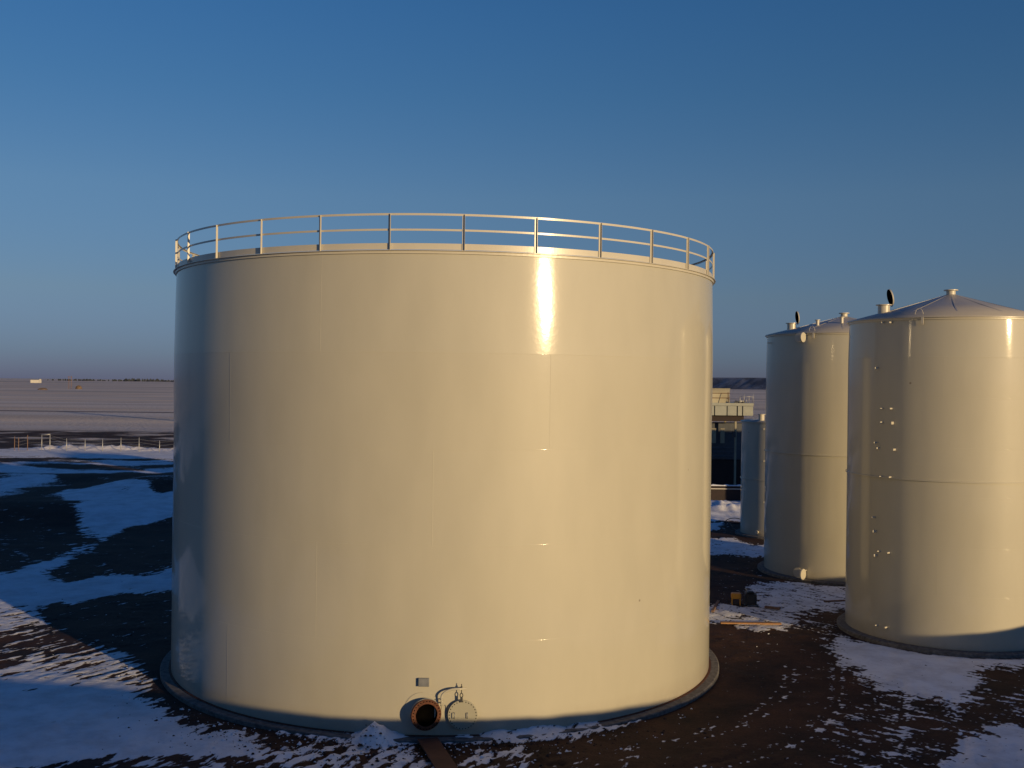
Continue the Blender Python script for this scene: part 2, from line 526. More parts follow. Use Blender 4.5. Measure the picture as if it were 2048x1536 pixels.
# far field: nearly unbroken snow with strips of stubble and a ditch
strip = fbm(X / 260.0, Y / 34.0, 3, 61)
far = sstep(176, 186, Y)
S = S * (1 - far) + far * np.clip(0.80 + 0.13 * strip - 0.5 * sstep(0.9, 1.6, fbm(X / 150.0, Y / 26.0, 4, 67)), 0.15, 1)
yd = 288 + 0.012 * X + 2.0 * fbm(X / 60.0, Y / 60.0, 2, 71)
S = S * (1 - 0.92 * np.clip(1.4 - np.abs(Y - yd) / 4.0, 0, 1))
for y0, hw, k in ((740, 18, .6), (1250, 40, .5), (2300, 120, .55), (4200, 500, .7)):
    S = S * (1 - k * np.clip(1.3 - np.abs(Y - y0 - 0.03 * X) / hw, 0, 1) * sstep(-0.6, 0.6, fbm(X / (y0 * .3), Y / 500.0, 2, int(y0))))

# heights
Z = np.zeros(X.shape)
near = 1 - sstep(170, 185, Y)
Z += 0.030 * fbm(X / 2.2, Y / 2.2, 4, 3) * near
Z += 0.010 * fbm(X * 2.2, Y * 2.2, 3, 9, 0.6) * (Y < 60) * (Y > 20)
Z += sstep(0.3, 0.7, S) * (0.024 + 0.011 * fbm(al / 1.2, ac / 0.4, 3, 15)) * (Y < 150)
Z -= 0.035 * track
Z += 0.9 * fbm(X / 900, Y / 900, 2, 81) * sstep(300, 900, Y)
# containment berm (its shadow crosses the foot of the tanks)
BH = 2.5
off = BH / math.tan(R_(SUN_EL))
sx_, sy_ = math.sin(R_(SUN_AZ)), -math.cos(R_(SUN_AZ))
line = [(-75, 40), (-40, 34.6), (-24, 32.6), (-13, 30.6), (-7.5, 29.1), (-2, 29.2), (3.0, 29.9), (4.6, 30.1), (8, 33.6), (11.6, 38.6), (12.4, 41.5), (13, 48), (15, 56), (18, 70)]
crest = [(a + sx_ * off, b + sy_ * off) for a, b in line]
dB, sB = seg_dist(X, Y, crest)
hb = (BH + 0.015 * fbm(sB / 1.5, sB * 0, 3, 90)) * (1 - sstep(0.5, 5.2, dB))
Z = np.maximum(Z, hb)
# left banks
def mound(px, py, rx, ry, h, rot=0.0):
    cx, cy = at(px, py)
    a, b = X - cx, Y - cy
    c, s = math.cos(rot), math.sin(rot)
    a, b = a * c + b * s, -a * s + b * c
    return h * np.exp(-(a / rx) ** 2 - (b / ry) ** 2)
Z += mound(40, 1035, 12, 5, 1.0, 0.3) + mound(330, 975, 5, 5, 0.9) + mound(120, 960, 20, 4, 0.5, .2)
# snow pushed up along the fence, and the bank by the low wall
FY = at(200, 901)[1]
fn = fbm(X / 1.3, Y / 1.0, 4, 97, 0.7)
fl = at(95, 901)[0]
ridge = np.exp(-((Y - (FY + 1.0)) / 1.6) ** 2) * sstep(fl - 5, fl - 1, X) * (0.12 + 0.20 * fn + 0.40 * np.exp(-((X - fl - 5) / 7.0) ** 2))
ridge = np.clip(ridge, 0, 3) * (X < 12)
Z += ridge
S = np.maximum(S, np.clip(ridge / 0.1 - 0.3, 0, 1))
bank = mound(1452, 1022, 5.5, 2.0, 0.55) * (1 + 0.35 * fbm(X / 1.1, Y / 1.1, 3, 99))
Z += np.clip(bank, 0, 2)
# level pads under the tanks, low rims of soil around the rings
for C, Rr in ((T1C, T1R + 0.30), (T2C, T2R + 0.3), (T3C, T3R + 0.3)):
    d = np.hypot(X - C[0], Y - C[1])
    k = 1 - sstep(Rr - 0.1, Rr + 0.5, d)
    Z = Z * (1 - k) + (-0.02) * k
    S = S * (1 - 0.9 * (1 - sstep(Rr - .05, Rr + 0.10, d)))
    edge = np.exp(-((d - Rr - 0.12) / 0.14) ** 2)
    S = S * (1 - 0.7 * edge * sstep(-0.6, 0.2, fbm(X / 0.9, Y / 0.9, 3, 120)))
Z += np.maximum(drift, 0) + cone
S = np.maximum(S, np.clip(drift / 0.05 - 0.3, 0, 1) * np.clip(0.95 + 0.6 * fbm(X * 2.5, Y * 2.5, 3, 77), 0, 1))
S = np.maximum(S, np.clip(cone / 0.04, 0, 1))
# rough, gravelly patches right in front of the tank
rg = np.exp(-((X + 4.2) / 3.2) ** 2 - ((Y - 25.2) / 1.4) ** 2) + np.exp(-((X - 0.3) / 1.6) ** 2 - ((Y - 25.0) / 1.0) ** 2)
Z += rg * 0.05 * fbm(X * 3.2, Y * 3.2, 3, 101, 0.7)

ny, nx = shp
idx = np.arange(nx * ny).reshape(ny, nx)
fa = np.stack([idx[:-1, :-1], idx[:-1, 1:], idx[1:, 1:], idx[1:, :-1]], -1).reshape(-1, 4)
gm = bpy.data.meshes.new('ground')
gm.vertices.add(len(X))
gm.vertices.foreach_set('co', np.stack([X, Y, Z], -1).astype(np.float32).ravel())
gm.loops.add(fa.size)
gm.loops.foreach_set('vertex_index', fa.ravel().astype(np.int32))
gm.polygons.add(len(fa))
gm.polygons.foreach_set('loop_start', (np.arange(len(fa)) * 4).astype(np.int32))
gm.polygons.foreach_set('loop_total', np.full(len(fa), 4, np.int32))
gm.polygons.foreach_set('use_smooth', np.ones(len(fa), bool))
gm.update(calc_edges=True)
at_ = gm.attributes.new('snow', 'FLOAT', 'POINT')
S = np.clip(S, 0, 1.25)
at_.data.foreach_set('value', S.astype(np.float32))
def zat(x, y):
    j = int(np.clip(np.searchsorted(gx, x), 1, nx - 1)); i = int(np.clip(np.searchsorted(gy, y), 1, ny - 1))
    return float(Z[i * nx + j])

def ground_material():
    m, n, b = newmat('snow_and_red_soil')
    L = n.links.new
    g = N(n, 'ShaderNodeNewGeometry')
    a = N(n, 'ShaderNodeAttribute', attribute_name='snow')
    # ragged fine edge
    def streak(deg, sx, sy):
        r_ = N(n, 'ShaderNodeMapping'); r_.inputs['Rotation'].default_value = (0, 0, R_(deg))
        s_ = N(n, 'ShaderNodeMapping'); s_.inputs['Scale'].default_value = (sx, sy, 1.0)
        t_ = N(n, 'ShaderNodeTexNoise', Scale=1.0, Detail=6.0, Roughness=0.66)
        L(g.outputs['Position'], r_.inputs[0]); L(r_.outputs[0], s_.inputs[0]); L(s_.outputs[0], t_.inputs['Vector'])
        return t_
    nl, nr = streak(-63.2, 2.0, 8.5), streak(45.4, 2.8, 10.0)
    spx = N(n, 'ShaderNodeSeparateXYZ'); L(g.outputs['Position'], spx.inputs[0])
    rw = N(n, 'ShaderNodeMapRange'); rw.inputs['From Min'].default_value = 2; rw.inputs['From Max'].default_value = 9
    L(spx.outputs[0], rw.inputs[0])
    n1 = N(n, 'ShaderNodeMix', data_type='FLOAT')
    L(rw.outputs[0], n1.inputs[0]); L(nl.outputs[0], n1.inputs[2]); L(nr.outputs[0], n1.inputs[3])
    s1 = N(n, 'ShaderNodeMath', operation='MULTIPLY_ADD')
    L(n1.outputs[0], s1.inputs[0]); s1.inputs[1].default_value = 2.3; s1.inputs[2].default_value = -1.15
    # only where coverage is mixed
    ad = N(n, 'ShaderNodeMath', operation='ADD')
    L(a.outputs['Fac'], ad.inputs[0]); L(s1.outputs[0], ad.inputs[1])
    mr = N(n, 'ShaderNodeMapRange', interpolation_type='SMOOTHSTEP')
    mr.inputs['From Min'].default_value = 0.40
    mr.inputs['From Max'].default_value = 0.66
    L(ad.outputs[0], mr.inputs[0])
    # far away the fine edge is below a pixel: use the plain coverage there
    sp = N(n, 'ShaderNodeSeparateXYZ'); L(g.outputs['Position'], sp.inputs[0])
    fr = N(n, 'ShaderNodeMapRange'); fr.inputs['From Min'].default_value = 120; fr.inputs['From Max'].default_value = 170
    L(sp.outputs[1], fr.inputs[0])
    mf = N(n, 'ShaderNodeMix', data_type='FLOAT')
    mf.clamp_factor = True
    L(fr.outputs[0], mf.inputs[0]); L(mr.outputs[0], mf.inputs[2]); L(a.outputs['Fac'], mf.inputs[3])
    # soil
    n2 = N(n, 'ShaderNodeTexNoise', Scale=0.45, Detail=8.0, Roughness=0.65)
    L(g.outputs['Position'], n2.inputs['Vector'])
    cr = N(n, 'ShaderNodeValToRGB')
    e = cr.color_ramp.elements
    e[0].position = 0.34; e[0].color = (0.018, 0.011, 0.009, 1)
    e[1].position = 0.66; e[1].color = (0.075, 0.034, 0.019, 1)
    L(n2.outputs[0], cr.inputs[0])
    n5 = N(n, 'ShaderNodeTexNoise', Scale=14.0, Detail=6.0, Roughness=0.7)
    L(g.outputs['Position'], n5.inputs['Vector'])
    v5 = N(n, 'ShaderNodeMapRange'); v5.inputs['From Min'].default_value = .3; v5.inputs['From Max'].default_value = .7
    v5.inputs['To Min'].default_value = 0.55; v5.inputs['To Max'].default_value = 1.45
    L(n5.outputs[0], v5.inputs[0])
    sm = N(n, 'ShaderNodeMix', data_type='RGBA', blend_type='MULTIPLY'); sm.inputs[0].default_value = 1
    L(cr.outputs[0], sm.inputs[6]); L(v5.outputs[0], sm.inputs[7])
    # snow, a little dusty
    n3 = N(n, 'ShaderNodeTexNoise', Scale=0.9, Detail=8.0, Roughness=0.7)
    L(g.outputs['Position'], n3.inputs['Vector'])
    cs = N(n, 'ShaderNodeValToRGB')
    e = cs.color_ramp.elements
    e[0].position = 0.32; e[0].color = (0.62, 0.61, 0.62, 1)
    e[1].position = 0.58; e[1].color = (0.84, 0.85, 0.88, 1)
    L(n3.outputs[0], cs.inputs[0])
    # dead stubble poking through the snow of the far field
    n7 = N(n, 'ShaderNodeTexNoise', Scale=0.02, Detail=5.0, Roughness=0.6)
    mp7 = N(n, 'ShaderNodeMapping'); mp7.inputs['Scale'].default_value = (0.25, 1.5, 1)
    L(g.outputs['Position'], mp7.inputs[0]); L(mp7.outputs[0], n7.inputs['Vector'])
    r7 = N(n, 'ShaderNodeMapRange'); r7.inputs['From Min'].default_value = .35; r7.inputs['From Max'].default_value = .65
    r7.inputs['To Min'].default_value = 0.5; r7.inputs['To Max'].default_value = 1.0
    L(n7.outputs[0], r7.inputs[0])
    f7 = N(n, 'ShaderNodeMath', operation='MULTIPLY'); L(r7.outputs[0], f7.inputs[0]); L(fr.outputs[0], f7.inputs[1])
    st = N(n, 'ShaderNodeMix', data_type='RGBA')
    L(f7.outputs[0], st.inputs[0]); L(cs.outputs[0], st.inputs[6]); st.inputs[7].default_value = (0.92, 0.74, 0.55, 1)
    mc = N(n, 'ShaderNodeMix', data_type='RGBA')
    L(mf.outputs[0], mc.inputs[0]); L(sm.outputs[2], mc.inputs[6]); L(st.outputs[2], mc.inputs[7])
    L(mc.outputs[2], b.inputs['Base Color'])
    b.inputs['Roughness'].default_value = 0.85
    b.inputs['Specular IOR Level'].default_value = 0.2
    # relief
    n4 = N(n, 'ShaderNodeTexNoise', Scale=7.0, Detail=6.0, Roughness=0.65)
    L(g.outputs['Position'], n4.inputs['Vector'])
    hh = N(n, 'ShaderNodeMath', operation='MULTIPLY_ADD')
    L(mf.outputs[0], hh.inputs[0]); hh.inputs[1].default_value = 0.5; L(n4.outputs[0], hh.inputs[2])
    bp = N(n, 'ShaderNodeBump', Strength=0.7, Distance=0.035)
    L(hh.outputs[0], bp.inputs['Height'])
    # wind-packed ripples of the open field
    n6 = N(n, 'ShaderNodeTexNoise', Scale=0.8, Detail=3.0, Roughness=0.6)
    L(g.outputs['Position'], n6.inputs['Vector'])
    fd = N(n, 'ShaderNodeMath', operation='MULTIPLY'); L(fr.outputs[0], fd.inputs[0]); fd.inputs[1].default_value = 0.6
    b6 = N(n, 'ShaderNodeBump', Strength=1.0)
    L(fd.outputs[0], b6.inputs['Distance']); L(n6.outputs[0], b6.inputs['Height']); L(bp.outputs[0], b6.inputs['Normal'])
    L(b6.outputs[0], b.inputs['Normal'])
    return m
gm.materials.append(ground_material())
go = bpy.data.objects.new('ground', gm)
COL.objects.link(go)
tag(go, kind='structure')

# plateau on the right-hand horizon
hS, hN = np.meshgrid(np.linspace(-1500, 1500, 300), np.concatenate([np.linspace(-60, 140, 50), np.linspace(180, 900, 10)]))
hs = hS.shape
hS = hS.ravel(); hN = hN.ravel()
gul = fbm(hS / 28, hN / 160, 4, 133, 0.55)
t = np.clip((hN - 1.5 * gul) / 90, 0, 1)
hZ = (35 + 0.6 * fbm(hS / 300, hN / 300, 2, 134)) * (t * t * (3 - 2 * t)) * sstep(1500, 1300, hS) - 1.0
hX = 643 - 0.6 * hS + 0.8 * hN; hY = 3000 + 0.8 * hS + 0.6 * hN
hi = np.arange(hs[0] * hs[1]).reshape(hs)
hf = np.stack([hi[:-1, :-1], hi[:-1, 1:], hi[1:, 1:], hi[1:, :-1]], -1).reshape(-1, 4)
hb_ = MB(); hb_.add(np.stack([hX, hY, hZ], -1).tolist(), hf.tolist(), 0, True)
hm, n_, b_ = newmat('brushy_snow_slope')
g_ = N(n_, 'ShaderNodeNewGeometry'); x_ = N(n_, 'ShaderNodeTexNoise', Scale=0.02, Detail=8.0, Roughness=0.7)
n_.links.new(g_.outputs['Position'], x_.inputs['Vector'])
c_ = N(n_, 'ShaderNodeValToRGB')
c_.color_ramp.elements[0].position = 0.45; c_.color_ramp.elements[0].color = (0.09, 0.095, 0.11, 1)
c_.color_ramp.elements[1].position = 0.65; c_.color_ramp.elements[1].color = (0.26, 0.27, 0.30, 1)
n_.links.new(x_.outputs[0], c_.inputs[0]); n_.links.new(c_.outputs[0], b_.inputs['Base Color'])
b_.inputs['Roughness'].default_value = 0.95
tag(hb_.build('plateau', hm), kind='structure')

# ------------------------------------------------------------------ the big tank
t1 = empty('storage_tank', (T1C[0], T1C[1], 0))
tag(t1, 'huge tan flat-topped tank with a guard railing round its rim and an open manway', 'storage tank')
Z0 = 0.12
CH = (T1H - Z0)
# course heights from the photographed seams
sz = [Z0] + [atcyl(1000, y, T1C, T1R)[1] for y in (1285, 1092, 900, 707)] + [T1H]
mb = MB()
offs = [0.0, -0.002, 0.001, -0.002, 0.017, -0.028]     # plates do not line up perfectly from course to course
for c in range(5):
    a, b = sz[c], sz[c + 1]
    prof = []
    for k in range(9):
        f_ = k / 8
        zz = a + (b - a) * f_
        bulge = 0.0016 * math.sin(math.pi * f_) + offs[c] * (1 - f_) + offs[c + 1] * f_
        prof.append((T1R + bulge, zz))
    mb.lathe(prof, n=360)
# weld beads
for z in sz[1:-1]:
    ro = T1R + offs[sz.index(z)]
    mb.lathe([(ro - 0.004, z - 0.010), (ro + 0.006, z), (ro - 0.004, z + 0.010)], n=360)
def vseam(mb_, a, z0, z1, R, r0=0.0, r1=0.0):
    d, t_ = dr(a), tg(a)
    v = []
    for i in range(9):
        z = z0 + (z1 - z0) * i / 8
        for s_, h_ in ((-0.016, -0.002), (0, 0.0045), (0.016, -0.002)):
            v.append(d * (R + h_ + 0.0016 * math.sin(math.pi * i / 8) + r0 + (r1 - r0) * i / 8) + t_ * s_ + Vector((0, 0, z)))
    f = []
    for i in range(8):
        for j in range(2):
            k = i * 3 + j
            f.append((k, k + 1, k + 4, k + 3))
    mb_.add(v, f, 0, True)
sd_ = 2 * math.pi / 6          # six plates per course
for c, px in zip((4, 3, 3, 2, 1, 0), (637, 1098, 458, 865, 634, 458)):
    a = atcyl(px, 1000, T1C, T1R)[0]
    vseam(mb, a, sz[c], sz[c + 1], T1R, offs[c], offs[c + 1])
for c, a0 in zip(range(5), (0.5, 1.3, 0.9, 1.6, 1.1)):
    for k in range(3):
        vseam(mb, math.pi * 0.62 + a0 + k * sd_ * 0.85, sz[c], sz[c + 1], T1R, offs[c], offs[c + 1])
mb.build('tank_wall', M['paint'], t1)
MB().lathe([(0.01, T1H + 0.5), (T1R - 0.5, T1H - 0.03), (T1R - 0.02, T1H - 0.05)], n=120).build('roof', M['roof'], t1)
MB().lathe([(T1R - 0.05, T1H + 0.006), (T1R + 0.07, T1H + 0.006), (T1R + 0.07, T1H - 0.008), (T1R + 0.014, T1H - 0.012),
            (T1R + 0.012, T1H - 0.075), (T1R - 0.05, T1H - 0.075)], n=360, closed=True, sm=False).build('rim_angle', M['rail'], t1)
MB().lathe([(T1R - 0.2, -0.35), (T1R + 0.32, -0.35), (T1R + 0.32, 0.085), (T1R + 0.295, 0.105), (T1R + 0.10, 0.11), (T1R - 0.2, 0.11)],
           n=240, closed=False, sm=False).build('foundation_ring', M['conc'], t1)
MB().lathe([(T1R - 0.05, 0.112), (T1R + 0.07, 0.112), (T1R + 0.07, 0.128), (T1R - 0.05, 0.128)], n=240, closed=True, sm=False).build('base_plate', M['rust'], t1)
# guard railing
RR = T1R - 0.03
DPST = 2 * math.pi / 29
A0 = math.radians(5.9)
zt = T1H + 0.93
def ringpath(R, z, n=232):
    return [dr(2 * math.pi * k / n + A0) * R + Vector((0, 0, z)) for k in range(n)]
MB().lathe([(RR - 0.035, zt - 0.006), (RR + 0.020, zt - 0.006), (RR + 0.020, zt - 0.055), (RR + 0.014, zt - 0.055), (RR + 0.014, zt - 0.0),
            (RR - 0.035, zt - 0.0)], n=696, closed=True, sm=False).build('top_rail', M['rail'], t1)
zm = T1H + 0.52
MB().lathe([(RR - 0.012, zm - 0.025), (RR - 0.002, zm - 0.025), (RR - 0.002, zm + 0.025), (RR - 0.012, zm + 0.025)], n=696, closed=True, sm=False).build('mid_rail', M['rail'], t1)
MB().lathe([(RR - 0.016, T1H + 0.03), (RR - 0.008, T1H + 0.03), (RR - 0.008, T1H + 0.185), (RR - 0.016, T1H + 0.185)], n=696, closed=True, sm=False).build('toe_board', M['rail'], t1)
pm = MB()       # one angle-iron post in its local frame (x tangent, y inward)
pm.box((0, -0.003, 0.455), (0.062, 0.007, 0.91))
pm.box((0.0275, -0.0335, 0.455), (0.007, 0.054, 0.91))
pm.box((0.0, 0.02, 0.004), (0.10, 0.09, 0.008))
post0 = None
for k in range(29):
    a = A0 + k * DPST
    p = dr(a) * (RR + 0.004) + Vector((0, 0, T1H + 0.006))
    if post0 is None:
        post0 = pm.build('railing_post', M['rail'], t1)
        o = post0
    else:
        o = post0.copy(); COL.objects.link(o); o.parent = t1
    o.location = p
    o.rotation_euler = (0, 0, a)

# manway, its swung-open cover, lifting davit, name plate
def loc1(px, py, out=0.0):
    a, z = atcyl(px, py, T1C, T1R)
    return dr(a) * (T1R + out) + Vector((0, 0, z)), a
p0, a0 = loc1(848, 1425)
axv = (dr(a0) * math.cos(R_(20)) + tg(a0) * math.sin(R_(20))).normalized()
mw = MB()
mw.lathe([(0.30, -0.15), (0.30, 0.13)], p0, axv, 48)
mw.lathe([(0.288, 0.13), (0.392, 0.13), (0.392, 0.172), (0.288, 0.172)], p0, axv, 48, closed=True, sm=False)
mo = mw.build('manway', M['greyplate'], t1)
fl_ = MB()
fl_.lathe([(0.278, 0.178), (0.380, 0.178), (0.384, 0.184), (0.384, 0.226), (0.378, 0.232), (0.30, 0.232), (0.296, 0.238), (0.278, 0.238)], p0, axv, 64, closed=True, sm=False)
ux = Vector((0, 0, 1)); uy = axv.cross(ux).normalized(); ux = uy.cross(axv)
for k in range(28):
    a = 2 * math.pi * k / 28
    c = p0 + axv * 0.226 + (ux * math.cos(a) + uy * math.sin(a)) * 0.343
    fl_.lathe([(0.0, 0.022), (0.014, 0.022), (0.014, 0.0)], c, axv, 6, mi=1, sm=False)
fl_.build('manway_flange', [M['rust'], M['black']], mo)
MB().lathe([(0.276, 0.2375), (0.276, 0.10), (0.0, 0.10)], p0, axv, 48).build('manway_opening', M['black'], mo)  # black liner and back disc stand in for the unlit tank inside
# reinforcing plate round the manway (tombstone outline)
rp = MB()
out_, inn = [], []
c0, ac0 = loc1(842, 1430)
zc = c0.z
pts = []
hw_ = 0.47
for k in range(25):
    t_ = math.pi * k / 24
    pts.append((hw_ * math.cos(t_), zc + 0.10 + hw_ * math.sin(t_)))
pts = [(hw_, 0.16)] + pts + [(-hw_, 0.16)]
v = []
for u_, z_ in pts:
    a = ac0 + 0.05 / T1R + u_ / T1R
    v.append(dr(a) * (T1R + 0.013) + Vector((0, 0, z_)))
for u_, z_ in pts:
    a = ac0 + 0.05 / T1R + u_ / T1R
    v.append(dr(a) * (T1R - 0.003) + Vector((0, 0, z_)))
n2_ = len(pts)
f = [tuple(range(n2_ - 1, -1, -1))] + [(i, (i + 1) % n2_, n2_ + (i + 1) % n2_, n2_ + i) for i in range(n2_)]
# subdivide the face into vertical strips so it follows the curve
v2, f2 = [], []
for i in range(24):
    u0 = -hw_ + 2 * hw_ * i / 24; u1 = -hw_ + 2 * hw_ * (i + 1) / 24
    def top(u): return zc + 0.10 + math.sqrt(max(hw_ ** 2 - u * u, 0))
    k = len(v2)
    for u_, z_ in ((u0, 0.16), (u1, 0.16), (u1, top(u1)), (u0, top(u0))):
        a = ac0 + 0.05 / T1R + u_ / T1R
        v2.append(dr(a) * (T1R + 0.017) + Vector((0, 0, z_)))
    f2.append((k, k + 1, k + 2, k + 3))
rp.add(v2, f2, 0, True)
rp.add(v, f[1:], 0, False)
rp.build('reinforcing_plate', M['paint'], t1)
# cover
pc, acv = loc1(926, 1427)
nc = (dr(acv) * math.cos(R_(7)) - tg(acv) * math.sin(R_(7))).normalized()
cv = MB()
cv.lathe([(0.0, 0.145), (0.366, 0.145), (0.372, 0.139), (0.372, 0.105), (0.366, 0.10), (0.0, 0.10)], pc, nc, 64, sm=False)
ux = Vector((0, 0, 1)); uy = nc.cross(ux).normalized(); ux = uy.cross(nc)
for k in range(28):
    a = 2 * math.pi * k / 28
    c = pc + nc * 0.1455 + (ux * math.cos(a) + uy * math.sin(a)) * 0.335
    cv.lathe([(0.0, 0.001), (0.014, 0.001)], c, nc, 10, mi=1)
co = cv.build('manway_cover', [M['cover'], M['black']], t1)
for s_ in (-0.20, 0.12):
    h_ = MB()
    tx = tg(acv)
    b_0 = pc + nc * 0.145 + tx * s_
    h_.tube([b_0 + Vector((0, 0, 0.065)), b_0 + nc * 0.06 + Vector((0, 0, 0.065)), b_0 + nc * 0.06 + Vector((0, 0, -0.065)), b_0 + Vector((0, 0, -0.065))], 0.010, 8)
    h_.build('cover_handle', M['greyplate'], co)
# davit
dv = MB()
q0, ad0 = loc1(883, 1408, 0.16)
q1, _ = loc1(884, 1391, 0.16)
q2, ad2 = loc1(925, 1374, 0.16)
path = [q0, q0 + (q1 - q0) * 0.5]
for k in range(11):
    t_ = math.pi / 2 * k / 10
    hx_ = (1 - math.cos(t_)) * 0.42
    vz = math.sin(t_)
    a = ad0 + (ad2 - ad0) * hx_ / 0.42 * 0.72
    path.append(dr(a) * (T1R + 0.16) + Vector((0, 0, q1.z + (q2.z - q1.z) * vz)))
a_e = ad2 + 0.01
path.append(dr(a_e) * (T1R + 0.16) + Vector((0, 0, q2.z)))
dv.tube(path, 0.028, 12)
dv.bar(q0 - dr(ad0) * 0.17 + Vector((0, 0, 0.05)), q0 + dr(ad0) * 0.03 + Vector((0, 0, 0.05)), 0.07, 0.015)
dv.bar(q0 - dr(ad0) * 0.17 + Vector((0, 0, 0.14)), q0 + dr(ad0) * 0.03 + Vector((0, 0, 0.14)), 0.08, 0.015)
dv.build('davit_arm', M['paint'], t1)
eb = MB()
e0 = dr(ad2 - 0.004) * (T1R + 0.16) + Vector((0, 0, q2.z))
eb.tube([e0 + Vector((0, 0, 0.12)), e0 - Vector((0, 0, 0.12))], 0.010, 8)
eb.lathe([(0.0, 0.06), (0.026, 0.06), (0.026, 0.03), (0.0, 0.03)], e0, (0, 0, 1), 6, sm=False)
rc = e0 - Vector((0, 0, 0.16)); tx = tg(ad2)
eb.tube([rc + tx * 0.035 * math.cos(2 * math.pi * k / 14) + Vector((0, 0, 0.055 * math.sin(2 * math.pi * k / 14))) for k in range(14)], 0.011, 8, closed=True)
eb.bar(rc - Vector((0, 0, 0.04)), rc - Vector((0, 0, 0.17)), 0.06, 0.03, up=tuple(dr(ad2)))
eb.build('eye_bolt', M['dark'], t1)
hk = MB()
hq, ah = loc1(894, 1414, 0.08)
hk.tube([hq + Vector((0, 0, 0.06)), hq + tg(ah) * 0.03 + Vector((0, 0, 0.03)), hq + tg(ah) * 0.01 - Vector((0, 0, 0.14))], 0.009, 8)
hk.build('latch_pin', M['dark'], t1)
pn_, apn = loc1(848, 1363.5, 0.0)
MB().box((0, 0, 0), (0.265, 0.07, 0.205)).build('name_plate', M['greyplate'], t1, 0.006, loc=pn_ + dr(apn) * 0.05).rotation_euler = (0, 0, apn)

